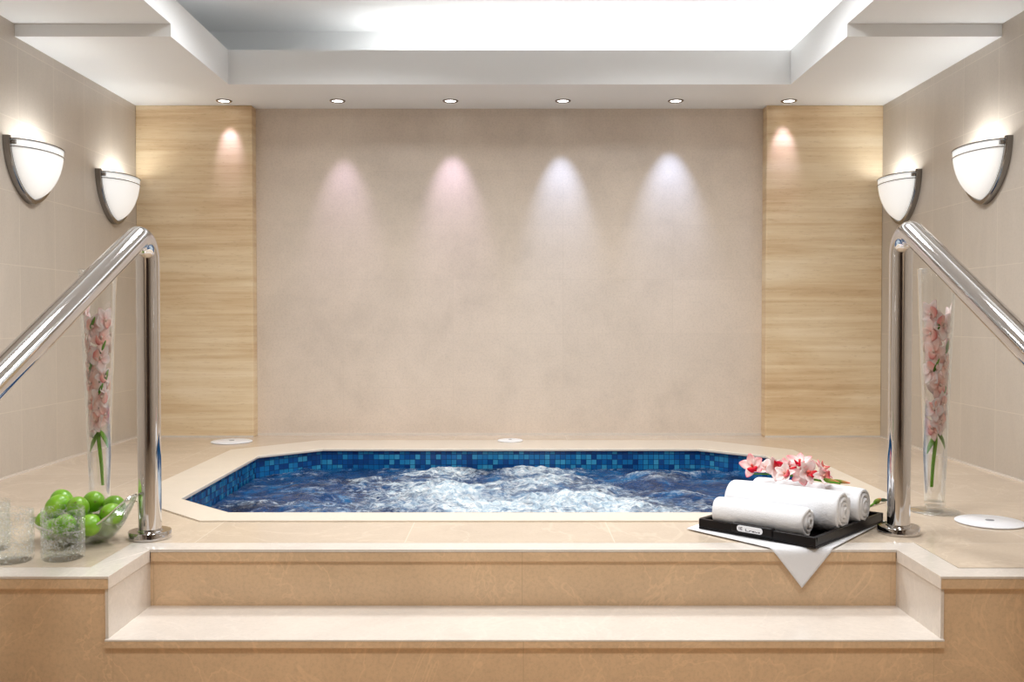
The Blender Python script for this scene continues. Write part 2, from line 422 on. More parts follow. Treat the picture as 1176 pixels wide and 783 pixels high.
for s, rx, xw in ((-1, RX0, XL), (1, RX1, XR)):
    x = rx + s * .012
    sb.prism([(x - s * .008, DY + NOS), (x - s * .008, BY + NOS - .004), (x, BY + NOS - .004), (x, DY + NOS)][::s], -.184, -NT_)
    b.prism([(x, DY + NOS + .03), (x, BY + NOS), (xw, BY + NOS), (xw, BY + NOS + .04), (x + s * .04, BY + NOS + .04), (x + s * .04, DY + NOS + .03)][::s], -D, -NT_)
struct(sb.build('trim_6', M['edge'], smooth=False), 'pale marble side panels of the stair recess', 'facing')
struct(b.build('trim_5', M['riser'], smooth=False), 'tan marble facing below the deck edge', 'facing')
b = MB(); b.box(RX0 - .012, RX1 + .012, BY, DY + NOS, -.168, -.162)
struct(b.build('stair_tread', M['edge'], bevel=.002, seg=3, smooth=False), 'pale marble stair tread across the recess', 'stair')
b = MB(); b.box(RX0 - .012, RX1 + .012, BY + .012, BY + .05, -D, -.184); b.box(RX0 - .012, RX1 + .012, BY + .001, BY + .05, -.184, -.168)  # upper band is the tread nosing, its shaded front put into the tan
struct(b.build('stair_riser', M['riser'], smooth=False), 'tan marble riser below the stair tread', 'stair')

# ------------------------------------------------------------------ hot tub
tub = thing('hot_tub', 'sunken octagonal hot tub with pale coping and blue mosaic rim', 'hot tub', (0, 0, 0))
b = MB()
def inset(p, k):
    c = Vector((0, 3.95)); v = Vector(p) - c; return tuple(c + v * k)
for k in range(8):
    m = (k + 1) % 8
    b.prism([INN[k], OUT[k], OUT[m], INN[m]], -.010, .004)
b.build('coping', M['coping'], tub, bevel=.004, seg=3, smooth=False)
b = MB(); per = 0.0
ring = [inset(p, 1.012) for p in INN]
for k in range(8):
    m = (k + 1) % 8; L = (Vector(ring[m]) - Vector(ring[k])).length
    za, zb = -.010, -.85
    b.quad((*ring[k], zb), (*ring[m], zb), (*ring[m], za), (*ring[k], za), uv=[(per, zb), (per + L, zb), (per + L, za), (per, za)])
    per += math.ceil(L / .0262) * .0262
b.face(*[b.vert(*p, -.85) for p in ring], uv=[p for p in ring])
b.build('basin', M['mosaic'], tub, smooth=False, fixn=False)

def inside(x, y, poly):
    r = True
    for k in range(len(poly)):
        ax, ay = poly[k]; bx, by = poly[(k + 1) % len(poly)]
        if (bx - ax) * (y - ay) - (by - ay) * (x - ax) < -0.004: return False
    return r
FOAM = [(-.30, 3.98, .30, .30, 1.0), (-.10, 3.72, .42, .30, 1.0), (.20, 3.75, .36, .34, 1.05), (.43, 3.62, .26, .24, .85), (.12, 4.25, .22, .25, .9),
        (-.30, 4.50, .16, .14, .95), (.12, 4.58, .22, .10, .8), (-.45, 3.9, .20, .14, .6), (.35, 4.05, .2, .2, .55), (.0, 3.35, .55, .28, .8), (-.9, 3.42, .22, .10, .55),
        (-.62, 3.60, .25, .06, .5), (-.70, 4.15, .06, .05, .7), (.72, 4.0, .2, .05, .35), (.75, 3.85, .16, .05, .45), (-.65, 4.35, .3, .04, .4), (.6, 4.45, .2, .05, .4)]
b = MB(); st = .0115; ids = {}
wpoly = [inset(p, 1.008) for p in INN]
nx, ny = int(2.48 / st), int(1.66 / st)
for i in range(nx + 1):
    for j in range(ny + 1):
        x, y = -1.24 + i * st, 3.12 + j * st
        if not inside(x, y, wpoly): continue
        f = 0
        for cx, cy, sx, sy, a in FOAM: f = max(f, a * math.exp(-((x - cx) / sx) ** 2 - ((y - cy) / sy) ** 2))
        p = Vector((x, y, 0))
        w = noise.fractal(p * 3.0 + Vector((3, 1, 0)), 1.0, 2.0, 3) * .020
        w += noise.fractal(Vector((x * 5, y * 8, 4)) , .9, 2.1, 4) * .011
        rid = 1 - abs(noise.noise(Vector((x * 6 + 9, y * 9, 2.0)))) * 2
        w += f * (.012 + .030 * abs(noise.fractal(p * 9, .8, 2.0, 4)) + .012 * noise.noise(p * 30)) + .008 * rid
        edge = min(1, max(0, (1 - max(abs(x) / 1.22, abs(y - 3.95) / .80)) * 12))
        ids[i, j] = b.vert(x, y, -.098 + w * (.4 + .6 * edge))
        streak = max(0, noise.fractal(Vector((x * 3.2, y * 7, 7)), .9, 2.0, 4)) * .9
        b.att[ids[i, j]] = min(1.2, f * .78 + streak * (.5 + .35 * f) + max(0, rid - .55) * .35)
for (i, j) in list(ids):
    q = [(i, j), (i + 1, j), (i + 1, j + 1), (i, j + 1)]
    if all(k in ids for k in q): b.face(*[ids[k] for k in q])
w = b.build('water', M['water'], fixn=False, angle=180)
tag(w, 'churning blue and white foaming water filling the tub', 'water', kind='stuff')

# round white lids set in the deck
def lid(x, y, r, label, z=0.0):
    t = thing('deck_lid', label, 'lid', (x, y, z), group='round white lids in the deck')
    m = MB(); m.lathe([(0, .001), (r * .98, .001), (r, .002), (r, .004), (r * .96, .0065), (r * .3, .008), (r * .16, .008), (0, .008)], 48); m.build('cover', M['white_plastic'], t)
    m = MB(); m.lathe([(0, .0075), (r * .12, .0075), (r * .13, .0095), (r * .08, .0100), (0, .0100)], 20); m.build('plug', M['hole'], t)
lid(1.537, 3.012, .104, 'round white lid in the deck beside the right vase')
lid(-1.50, 5.02, .108, 'round white lid in the deck below the left travertine pillar')
lid(-.01, 5.03, .068, 'small round white lid at the middle of the back coping', .004)

# ------------------------------------------------------------------ handrails
def handrail(x, yb, zc, ye, ze, r, label):
    t = thing('handrail', label, 'handrail', (x, yb, 0))
    ang = math.atan2(zc - ze, yb - .05 - ye)      # slope below horizontal
    R_ = .062; dz = zc
    pts = [(0, 0, .006), (0, 0, .3), (0, 0, .6)]
    # arc turning from +z to (-y, -z*slope)
    total = PI / 2 + ang; cz = zc - R_
    for k in range(15):
        a = total * k / 14
        pts.append((0, -R_ + R_ * math.cos(a), cz + R_ * math.sin(a)))
    d = Vector((0, -math.cos(ang), -math.sin(ang)))
    p = Vector(pts[-1]); L = 1.42
    pts += [tuple(p + d * L * k / 6) for k in range(1, 7)]
    p = Vector(pts[-1]); tot2 = PI / 2 - ang
    c = p + Vector((0, math.sin(ang), -math.cos(ang))) * R_
    for k in range(1, 9):
        a = tot2 * k / 8
        n = Vector((0, -math.sin(ang + a), math.cos(ang + a)))
        pts.append(tuple(c + n * R_))
    e = pts[-1]; pts.append((0, e[1], -D + .004))
    m = MB(); m.tube(pts, r, 32); m.build('tube', M['chrome'], t, angle=60)
    for zz, yy, nm in ((0, 0, 0), (-D, e[1], 1)):
        m = MB(); m.lathe([(0, 0), (.060, 0), (.0617, .002), (.0617, .021), (.060, .0235), (r + .004, .0238), (r + .003, .027), (r - .001, .027)], 48, (0, yy, zz))
        m.build('base_flange', M['chrome'], t)
handrail(-1.083, 2.80, .890, 1.98, .515, .0335, 'polished steel handrail on the left side of the steps')
handrail(1.183, 2.865, .912, 2.13, .56, .0335, 'polished steel handrail on the right side of the steps')

# ------------------------------------------------------------------ wall sconces
def make_sconce(label, loc, rot):
    t = thing('wall_sconce', label, 'wall light', loc, rot, 'half-bowl wall sconces')
    a, p, h = .192, .098, .225
    def ell(u, v):                # u along the rim, v down to the tip
        th = PI * u; ph = (PI / 2) * v
        e = math.cos(ph) ** 1.22 if ph < PI / 2 - 1e-6 else 0
        return (.018 + p * math.sin(th) * e, -a * math.cos(th) * e, -h * math.sin(ph))
    m = MB(); m.grid(ell, 28, 14); m.build('shade', M['shade'], t, solid=.004, angle=180)
    # U-shaped metal band against the wall
    m = MB(); n = 40; rings = []
    for k in range(n + 1):
        th = PI * k / n
        for_ = []
        for dx, g in ((0, .0), (.024, .0), (.028, .004), (.028, .017), (.024, .021), (0, .021)):
            for_.append(m.vert(dx, -(a + g) * math.copysign(abs(math.cos(th)) ** 1.22, math.cos(th)), .012 - (h + .012 + g) * math.sin(th)))
        rings.append(for_)
    for A, B in zip(rings, rings[1:]):
        for q in range(6): m.face(A[q], A[(q + 1) % 6], B[(q + 1) % 6], B[q])
    m.face(*rings[0][::-1]); m.face(*rings[-1]); m.build('frame', M['frame'], t, angle=35)
    for z0, rr in ((.002, .0028), (-.030, .0022)):
        ph = math.asin(max(0, -z0) / h)
        pts = [(.018 + (p + .002) * math.sin(PI * k / 28) * math.cos(ph), -(a + .002) * math.cos(PI * k / 28) * math.cos(ph), z0) for k in range(29)]
        m = MB(); m.tube(pts, rr, 8); m.build('rim_wire', M['frame'], t)
    for s in (-1, 1):
        m = MB(); m.tube([(.020, s * (a - .004), -.012), (.044, s * (a - .004), -.012)], [.011, .009], 14); m.build('screw_cap', M['frame'], t)
    m = MB(); m.lathe([(0, -.10), (.010, -.09), (.014, -.06), (.006, -.05), (0, -.05)], 12, (.05, 0, 0)); m.build('bulb', M['shade'], t)
    return t
SZ = 1.398
s1 = make_sconce('lit half-bowl sconce on the left wall, the one nearer the viewer', (XL, 4.075, SZ), (0, 0, 0))
copy_thing(s1, (XL, 4.93, SZ), (0, 0, 0), 'lit half-bowl sconce on the left wall, the one next to the travertine pillar')
copy_thing(s1, (XR, 4.085, SZ), (0, 0, PI), 'lit half-bowl sconce on the right wall, the one nearer the viewer')
copy_thing(s1, (XR, 4.94, SZ), (0, 0, PI), 'lit half-bowl sconce on the right wall, the one next to the travertine pillar')

# ------------------------------------------------------------------ ceiling downlights
def make_down(label, x, y):
    t = thing('downlight', label, 'ceiling light', (x, y, ZC), group='downlights along the back soffit')
    m = MB(); m.lathe([(.043, 0), (.043, -.002), (.040, -.005), (.031, -.005), (.029, -.002), (.029, 0)], 32, close=True); m.build('trim_ring', M['frame'], t)
    m = MB(); m.lathe([(0, -.0025), (.029, -.002), (.0292, -.0005), (0, -.0005)], 24); m.build('lens', M['lens'], t)
    return t
DLX = [-1.560, -.945, -.333, .276, .887, 1.500]; DLY = 5.12
names = ['downlight above the left travertine pillar', 'downlight second from the left, above the limestone panel', 'downlight third from the left, above the limestone panel',
         'downlight third from the right, above the limestone panel', 'downlight second from the right, above the limestone panel', 'downlight above the right travertine pillar']
d0 = make_down(names[0], DLX[0], DLY)
for k in range(1, 6): copy_thing(d0, (DLX[k], DLY, ZC), (0, 0, 0), names[k])

# ------------------------------------------------------------------ tray, cloth, towels
F0 = Vector((.864, 2.645)); U = Vector((-.784, .62)); V = Vector((.686, .727))
def T(a, v): return F0 + U * a + V * v
TANG = math.atan2(-U.y, -U.x)      # direction of -u
# cloth: a square turned to the tray, its front corner hanging over the deck edge
tip = Vector((.82, 2.545)); cu = Vector((-.61, .79)); cw = Vector((.63, .776))
def clothpt(u, v):
    q = tip + cu * (u * .456) + cw * (v * .60)
    x, y = q; z = .0052 + .0004 * noise.noise(Vector((x * 9, y * 9, 0)))
    sd = min((-2.205 - (x - y)) / math.sqrt(2), y - 3.155)
    if sd > 0:          # the far corner hangs over the tub edge
        x += sd * .7; y -= sd * .7; z -= sd
    d = DY - y
    rr = .010
    if d > -rr:
        s = d + rr
        if s < rr * 1.57: a = s / rr; y = DY + rr - rr * math.sin(a) - .0 ; z = z - rr + rr * math.cos(a); y = DY + rr - rr * math.sin(a)
        else: z = z - rr - (s - rr * 1.57); y = DY - .0035 - .02 * max(0, s - .02)
    return (x, y - .002, z)
b = MB(); b.grid(clothpt, 60, 74)
c = b.build('cloth', M['linen'], solid=.002, angle=180, offset=0); tag(c, 'white linen cloth under the black tray, one corner hanging over the deck edge', 'cloth')

tc = T(.19, .24)
tray = thing('serving_tray', 'black lacquered tray on a white cloth holding three rolled towels', 'tray', (tc.x, tc.y, .0075), (0, 0, math.atan2(V.y, V.x) - PI / 2))
# local axes: +x = along -u (towards the front right edge), +y = along v
hx, hy, hh, wt = .19, .24, .031, .012
b = MB(); b.box(-hx, hx, -hy, hy, 0, .006); b.build('base', M['tray'], tray, bevel=.0015, smooth=False)
b = MB()
b.box(-hx, hx, -hy, -hy + wt, .006, hh); b.box(-hx, hx, hy - wt, hy, .006, hh)
b.box(-hx, -hx + wt, -hy + wt, hy - wt, .006, hh); b.box(hx - wt, hx, -hy + wt, hy - wt, .006, hh)
b.build('rim', M['tray'], tray, bevel=.002, smooth=False)
for s in (-1, 1):
    b = MB(); y = s * (hy - .006); b.box(-.075, .06, y - .011, y + .011, .010, hh + .006); h = b.build('handle', M['tray'], tray, bevel=.005, seg=3, smooth=False)
    if s < 0:
        b = MB(); n = 8; pts = []
        for cx, sg in ((.022, 1), (-.046, -1)):
            for k in range(n + 1):
                a_ = -PI / 2 + PI * k / n
                pts.append((cx + sg * .008 * math.cos(a_), .024 + sg * .009 * math.sin(a_)))
        lo = [b.vert(px, y - .0105, pz) for px, pz in pts]; hi = [b.vert(px, y - .0135, pz) for px, pz in pts]
        b.face(*hi); b.face(*lo[::-1])
        for k in range(len(pts)): b.face(lo[k], lo[(k + 1) % len(pts)], hi[(k + 1) % len(pts)], hi[k])
        lab = b.build('name_plate', M['white_plastic'], h, smooth=False); lab['label'] = 'white plate with small dark lettering'
        b = MB(); yy = y - .0142
        for xa, xb, za, zb in ((-.046, -.044, .020, .028), (-.041, -.039, .020, .028), (-.039, -.035, .026, .028), (-.039, -.035, .020, .022), (-.025, -.023, .018, .026), (-.023, -.014, .018, .0195),
                               (-.012, -.010, .018, .0225), (-.010, -.005, .021, .0225), (-.003, .004, .0185, .022), (.006, .008, .018, .0225), (.010, .016, .0185, .0205), (.018, .022, .018, .022)):
            b.box(xa, xb, yy, yy + .001, za, zb)
        b.build('lettering', M['ink'], h, smooth=False)

def towel_roll(label, a0, a1, v, R, turns, z0, seed):
    """terry towel rolled round the u axis, spiral ends"""
    c = T((a0 + a1) / 2, v); L = (a1 - a0)
    t = thing('rolled_towel', label, 'towel', (c.x, c.y, z0 + R), (0, 0, TANG))
    th = (R - .012) / turns * .86
    rnd = random.Random(seed); ph0 = -PI / 2 - 2 * PI * turns + 2.2
    n = int(turns * 26)
    def pt(i, j):
        s = i; r = .007 + (R - th / 2 - .007) * s
        a = ph0 + 2 * PI * turns * s
        x = (j - .5) * L
        wob = 1 + .018 * noise.noise(Vector((x * 9, a * .35, seed))) + .012 * noise.noise(Vector((x * 25, a * .9, seed + 3)))
        bulge = 1 - .05 * abs(2 * j - 1) ** 6
        rr = r * wob * bulge
        xe = x + (.006 * noise.noise(Vector((a * .8, seed, j * 3))) - (.006 * s if j > .5 else -.006 * s) * 0) * (abs(2 * j - 1) ** 4)
        sx = 1 if j > .5 else -1
        xe += sx * .012 * (1 - s) * abs(2 * j - 1) ** 8
        return (xe, rr * math.cos(a) * 1.03, rr * math.sin(a) * .985 )
    m = MB(); m.grid(pt, n, 26)
    o = m.build('towel', M['towel'], None, loc=(c.x, c.y, z0 + R + D), solid=th, angle=180, offset=0, sub=1)
    bpy.data.objects.remove(t)
    o.name = 'rolled_towel'; o.rotation_euler = (0, 0, TANG); tag(o, label, 'towel')
    return o
ZT0 = .0140
towel_roll('small rolled white towel at the front of the tray', .060, .345, .068, .0535, 3.1, ZT0 - .004, 1)
towel_roll('large rolled white towel in the middle of the tray, behind the small one', .012, .366, .194, .0725, 4.0, ZT0 - .005, 2)
towel_roll('large rolled white towel furthest back in the tray', .006, .358, .330, .0690, 3.9, ZT0 - .005, 3)

# ------------------------------------------------------------------ orchids
def petal(m, R, w, ang, bend, cup, tilt, mat, twist=0.0, pw=.75):
    """one petal from the centre, at angle ang in the flower plane (flower faces +z); mat: 4x4 placing the flower"""
    rot = Matrix.Rotation(ang, 4, 'Z') @ Matrix.Rotation(twist, 4, 'X')
    def fn(s, j):
        q = j * 2 - 1
        ww = w * (math.sin(PI * min(1, s ** pw * .96 + .02)) ** .8) * .5 + .0007
        x = R * (.06 + .94 * s) * math.cos(tilt); z = R * s * math.sin(tilt) + bend * R * s * s - cup * ww * (q * q - .5) * -1.6
        return tuple(mat @ (rot @ Vector((x, q * ww, z))))
    m.grid(fn, 7, 4, att=lambda s, j: s * .8 + .2 * abs(2 * j - 1))
def lip(m, R, mat):
    def fn(s, j):
        q = j * 2 - 1; ww = R * (.12 + .34 * math.sin(PI * s * .85 + .1))
        x = R * (.02 + .52 * s); z = R * (.34 * math.sin(s * 2.6)) + .5 * ww * abs(q) ** 1.6
        return tuple(mat @ (Matrix.Rotation(-PI / 2, 4, 'Z') @ Vector((x, q * ww * .8, z))))
    m.grid(fn, 7, 6, att=lambda s, j: s)
    pts = [mat @ Vector((0, .00, .002)), mat @ Vector((0, R * .05, R * .22)), mat @ Vector((0, -R * .02, R * .36))]
    k0 = len(m.v); m.tube(pts, [R * .09, R * .08, R * .10], 8)
    for k in range(k0, len(m.v)): m.att[k] = .0
def frame_to(pos, normal, roll):
    n = Vector(normal).normalized(); q = n.to_track_quat('Z', 'Y')
    return Matrix.Translation(pos) @ q.to_matrix().to_4x4() @ Matrix.Rotation(roll, 4, 'Z')
def bloom(parent, pos, normal, R, roll, pm, lm, rnd, clampf=None, tilt=.35):
    mat = frame_to(pos, normal, roll); m = MB()
    for k, a in enumerate((PI / 2, PI / 2 + 1.22, PI / 2 - 1.22, PI / 2 + 2.5, PI / 2 - 2.5)):
        petal(m, R * rnd.uniform(.92, 1.06), R * (.74 if k in (1, 2) else .58), a, rnd.uniform(-.18, .1), rnd.uniform(.1, .35), tilt + rnd.uniform(-.15, .15), mat, rnd.uniform(-.25, .25))
    if clampf: m.v = [clampf(v) for v in m.v]
    o = m.build('bloom', pm, parent, solid=.0008, angle=180, fixn=False)
    m = MB(); lip(m, R, mat)
    if clampf: m.v = [clampf(v) for v in m.v]
    m.build('lip', lm, o, solid=.0008, angle=180, fixn=False)
    return o

# spray lying on the towels
def on(a, v, z): q = T(a, v); return Vector((q.x, q.y, z))
org = on(.2, .32, .15)
spray = thing('orchid_spray', 'cut spray of pink and crimson orchids lying on the rolled towels', 'flower', (org.x, org.y, org.z))
rnd = random.Random(11)
def loc_(a, v, z): return on(a, v, z) - org
path = [loc_(.345, .262, .152), loc_(.28, .268, .156), loc_(.2, .272, .158), loc_(.12, .268, .153), loc_(.05, .262, .152)]
m = MB(); m.tube(path, [.0022, .0026, .003, .0032, .0032], 8)
for k in range(len(m.v)): m.att[k] = .3
m.build('stem', M['stem'], spray)
for (a, v, z, nrm, R, roll, pm, lm) in (
        (.30, .285, .170, (-.1, -.7, .7), .038, 1.0, 'petal_pale', 'lip_pink'),
        (.235, .300, .176, (.2, -.7, .6), .040, .2, 'petal_rose', 'lip_red'),
        (.175, .268, .162, (-.3, -.9, .3), .038, 2.2, 'petal_rose', 'lip_pink'),
        (.11, .275, .165, (.2, -.8, .5), .036, 1.4, 'petal_pale', 'lip_pink'),
        (.335, .262, .176, (-.35, -.75, .45), .045, .3, 'petal_rose', 'lip_red'),
        (.262, .266, .176, (.25, -.85, .35), .044, 2.9, 'petal_pale', 'lip_red'),
        (.19, .285, .197, (-.1, -.55, .9), .044, -.2, 'petal_rose', 'lip_red'),
        (.215, .240, .166, (-.5, -.6, .55), .036, 1.2, 'petal_pale', 'lip_pink'),
        (.155, .262, .174, (.3, -.8, .4), .043, .6, 'petal_pale', 'lip_red'),
        (.125, .300, .180, (.6, -.3, .7), .042, 2.0, 'petal_rose', 'lip_pink')):
    bloom(spray, loc_(a, v, z), nrm, R, roll, M[pm], M[lm], rnd)
def bud(parent, p0, p1, r, mat, name='bud'):
    p0 = Vector(p0); p1 = Vector(p1); m = MB()
    n = 10; pts = [p0.lerp(p1, k / n) for k in range(n + 1)]; rs = [r * (.25 + .75 * math.sin(PI * (k / n) ** .8 * .97 + .05)) for k in range(n + 1)]
    m.tube(pts, rs, 10)
    for k in range(len(m.v)): m.att[k] = (k // 10) / n
    m.build(name, mat, parent)
bud(spray, loc_(.105, .268, .158), loc_(.058, .272, .152), .0075, M['bud']); bud(spray, loc_(.085, .278, .156), loc_(.03, .284, .152), .006, M['bud'])

o2 = on(.04, .47, .052)
sp2 = thing('orchid_bud_sprig', 'single orchid bud with a dark green tip sticking out behind the tray', 'flower', (o2.x, o2.y, o2.z))
m = MB(); m.tube([(-.05, -.055, -.012), (-.02, -.02, -.001), (.02, .025, .006)], [.0025, .003, .003], 8)
for k in range(len(m.v)): m.att[k] = .4
m.build('stem', M['stem'], sp2)
bud(sp2, (.018, .022, .006), (.058, .070, .012), .0085, M['bud']); bud(sp2, (.048, .060, .010), (.088, .088, .004), .006, M['bud_dark'], 'bud_tip')

# ------------------------------------------------------------------ vases
def vase_r(z):                   # inner radius by height
    return .0300 + .0285 * (max(0, z - .03) / .79) ** 1.15
def vase(x, y, side, label, wlabel, flabel, seed):
    t = thing('glass_vase', label, 'vase', (x, y, 0)); H = .823
    m = MB(); prof = []
    for k in range(25):
        z = .022 + (H - .022) * k / 24; prof.append((vase_r(z) + .0035, z))
    prof.append((vase_r(H) + .0017, H + .0015))
    for k in range(24, -1, -1):
        z = .036 + (H - .036) * k / 24; prof.append((vase_r(z), z))
    prof.append((0, .036))
    m.lathe([(0, .022)] + prof, 48); m.build('body', M['vase_glass'], t, angle=50)
    m = MB(); m.lathe([(0, 0), (.080, 0), (.082, .002), (.080, .0045), (.045, .0075), (.026, .012), (.024, .022), (0, .0222)], 48); m.build('foot', M['vase_glass'], t, angle=50)
    m = MB(); wp = [(0, .037)] + [(vase_r(z) - .0006, z) for z in [.037 + (.665 - .037) * k / 16 for k in range(17)]] + [(0, .665)]
    m.lathe(wp, 40); w = m.build('vase_water', M['vase_water'], None, loc=(x, y, D), angle=50)
    tag(w, wlabel, 'water', kind='stuff')
    sp = thing('orchid_spray', flabel, 'flower', (x, y, .037)); z_ = .037
    rnd = random.Random(seed)
    def clampf(p):
        r = math.hypot(p[0], p[1]); R = vase_r(min(.82, max(0.0, p[2] + z_))) - .0016
        q = r / R; k = 1 / (1 + q ** 4) ** .25        # petals crowd softly against the glass
        return (p[0] * k, p[1] * k, p[2] + r * (1 - k) * .3)
    m = MB(); tilt = side * .014
    pts = [(tilt * -.9, -.004, .048), (tilt * -.5, 0, .12), (tilt * .1, 0, .2), (0, .003, .30), (.006, 0, .45), (0, 0, .62)]
    m.tube(pts, [.0050, .0058, .0064, .0052, .004, .0025], 10)
    for k in range(len(m.v)): m.att[k] = .8 if k < 40 else .4
    m.build('stem', M['stem'], sp)
    for ang, zz in ((2.4, .19), (.4, .20)):      # leafy sheaths at the top of the bare stem
        m = MB()
        mat = Matrix.Translation((tilt * .1, -.004, zz + .045)) @ Matrix.Rotation(ang * .0 + (.5 if ang > 1 else -.5), 4, 'Y') @ Matrix.Rotation(PI / 2, 4, 'Y')
        petal(m, .085, .030, 0, .05, .3, .0, mat); m.v = [clampf(v) for v in m.v]
        for k in list(m.att): m.att[k] = .7 + .4 * m.att[k]
        m.build('sheath', M['stem'], sp, solid=.0008, fixn=False, angle=180)
    z = .245; k = 0; N = 19
    for k in range(N):
        z = .245 + (.635 - .245) * k / (N - 1)
        a = -PI / 2 + side * .3 + (k % 3 - 1) * 1.15 + rnd.uniform(-.3, .3) + (PI if k % 7 == 6 else 0)
        R = rnd.uniform(.044, .052) * (1 + .2 * k / N)
        q = vase_r(z + .037) * .70
        n = (math.cos(a), math.sin(a), rnd.uniform(-.35, .45))
        pm = ('petal_coral', 'petal_pale', 'petal_coral', 'petal_pale', 'petal_pale')[(k + seed) % 5]
        if k > N - 4: pm = 'petal_pale'
        bloom(sp, (q * math.cos(a), q * math.sin(a), z), n, R, rnd.uniform(0, 6.28), M[pm], M['lip_soft'], rnd, clampf, tilt=.15)
    for zz, a in ((.36, -1.2), (.44, -2.2), (.50, -1.0), (.58, -1.9), (.40, -.6)):
        q = .9 * vase_r(zz + .037); bud(sp, (q * .85 * math.cos(a), q * .85 * math.sin(a), zz), (q * .9 * math.cos(a + .5), q * .9 * math.sin(a + .5), zz + .045), .0052, M['stem'], 'bud')
vase(-1.417, 3.22, -1, 'tall flared glass vase with pink orchids, standing behind the bowl of limes', 'clear water filling the vase behind the bowl of limes', 'pink orchid stem standing inside the vase behind the bowl of limes', 3)
vase(1.437, 3.185, 1, 'tall flared glass vase with pink orchids, standing beside the right handrail', 'clear water filling the vase beside the right handrail', 'pink orchid stem standing inside the vase beside the right handrail', 5)

# ------------------------------------------------------------------ tumblers
def make_tumbler(label, x, y):
    t = MB(); R, H = .0555, .138
    prof = [(0, 0), (R - .006, 0), (R - .002, .003)]
    for k in range(9): prof.append((R + .0006 * math.sin(k * 2.1), .008 + (H - .012) * k / 8))
    prof += [(R - .001, H), (R - .003, H)]
    for k in range(8, -1, -1): prof.append((R - .0042, .018 + (H - .022) * k / 8))
    prof += [(R - .010, .014), (0, .013)]
    t.lathe(prof, 56)
    o = t.build('glass_tumbler', M['crackle_glass'], None, loc=(x, y, D), angle=60)
    return tag(o, label, 'glass', 'crackle glass tumblers on the deck')
g = make_tumbler('crackle glass tumbler standing in front of the bowl of limes', -1.228, 2.560)
for x, y, l in ((-1.354, 2.532, 'crackle glass tumbler at the left edge of the photo, front one of the two there'), (-1.487, 2.66, 'crackle glass tumbler mostly cut off at the left edge, behind its neighbour')):
    c = g.copy(); col.objects.link(c); c.location = (x, y, D); c['label'] = l; c.rotation_euler = (0, 0, x * 9)

# ------------------------------------------------------------------ bowl of limes
BX, BYc = -1.262, 2.757
bowl = thing('glass_bowl', 'clear glass bowl with one upswept tip, heaped with green limes', 'bowl', (BX, BYc, 0))
def bowlpt(u, v):
    th = 2 * PI * u; c, s = math.cos(th), math.sin(th)
    zr = .050 + .088 * max(0, c) ** 2.6 + .016 * max(0, -c) ** 2
    rx, ry = .155, .112
    k = 1 / (abs(c) ** 1.5 + abs(s) ** 1.5) ** (1 / 1.5)      # softly lozenge-shaped plan
    f = v ** .62
    rr = .30 + .70 * f
    return (rx * c * k * rr, ry * s * k * rr, .004 + (zr - .004) * (v ** 1.35))
m = MB(); ids = m.grid(bowlpt, 56, 12)
m.face(*[ids[i][0] for i in range(56)][::-1])
m.build('body', M['bowl_glass'], bowl, solid=.005, angle=60, offset=1)
m = MB(); pts = [bowlpt(k / 56, 1) for k in range(57)]; m.tube(pts, .003, 8, cap=False); m.build('rim', M['bowl_rim'], bowl)

def lime_mesh():
    m = MB(); n = 14; prof = []
    for k in range(n + 1):
        a = PI * k / n; r = .0318 * math.sin(a) ** .92 if 0 < k < n else 0
        z = -.0355 * math.cos(a)
        if k >= n - 1: z += .002
        if k == 0: z -= .0015
        prof.append((max(0, r), z))
    m.lathe(prof, 22); return m
lm_ = lime_mesh(); stem_scar = MB(); stem_scar.lathe([(0, .0383), (.0032, .0378), (.004, .0360), (.003, .034)], 10)
P0 = [[-1.374, 2.865, .103], [-1.349, 2.775, .100], [-1.278, 2.755, .104], [-1.272, 2.850, .106], [-1.205, 2.835, .092], [-1.192, 2.770, .073], [-1.212, 2.712, .063],
      [-1.395, 2.795, .066], [-1.362, 2.735, .050], [-1.206, 2.81, .038], [-1.262, 2.765, .040], [-1.300, 2.715, .056], [-1.325, 2.80, .040], [-1.262, 2.835, .045], [-1.32, 2.86, .06]]
LL = ['back left lime at the top of the heap', 'left lime near the top of the heap, in front of the back one', 'middle lime at the top of the heap', 'topmost lime of the heap', 'lime furthest right in the bowl',
      'lime below the rightmost one, by the sloping bowl rim', 'bright lime just above the front rim of the bowl', 'lime furthest left in the bowl, upper one', 'lime at the left rim of the bowl, partly behind the tumbler',
      'lime seen through the right side of the bowl glass', 'lime seen through the front of the bowl, below the bright one', 'lime seen through the tumbler in front of the bowl', 'lime buried at the bottom left of the bowl',
      'lime buried at the bottom middle of the bowl', 'lime at the back left of the heap, under the top ones']
P0 = [(x * .988, y - .036, z) for x, y, z in P0]
pos = [Vector(p) for p in P0]; home = [Vector(p) for p in P0]
for it in range(600):
    for i in range(len(pos)):
        pos[i] += (home[i] - pos[i]) * (.02 if it < 450 else .003)
        for j in range(i):
            d = pos[i] - pos[j]; L = d.length
            if L < .0672:
                k = d.normalized() * (.0672 - L) * .5; pos[i] += k; pos[j] -= k
    for p in pos:
        p.z = max(p.z, .0385)
        # keep inside the bowl wall
        q = Vector((p.x - BX, p.y - BYc)); th = math.atan2(q.y / .112, q.x / .155)
        zr = .050 + .088 * max(0, math.cos(th)) ** 2.6 + .016 * max(0, -math.cos(th)) ** 2
        v = max(0, min(1, (p.z - .024) / zr)) ** (1 / 1.35)
        s = .30 + .70 * v ** .62
        e = math.hypot(q.x / (.155 * s - .024), q.y / (.112 * s - .024 + .006))
        if e > 1: p.x = BX + q.x / e; p.y = BYc + q.y / e
lime0 = None
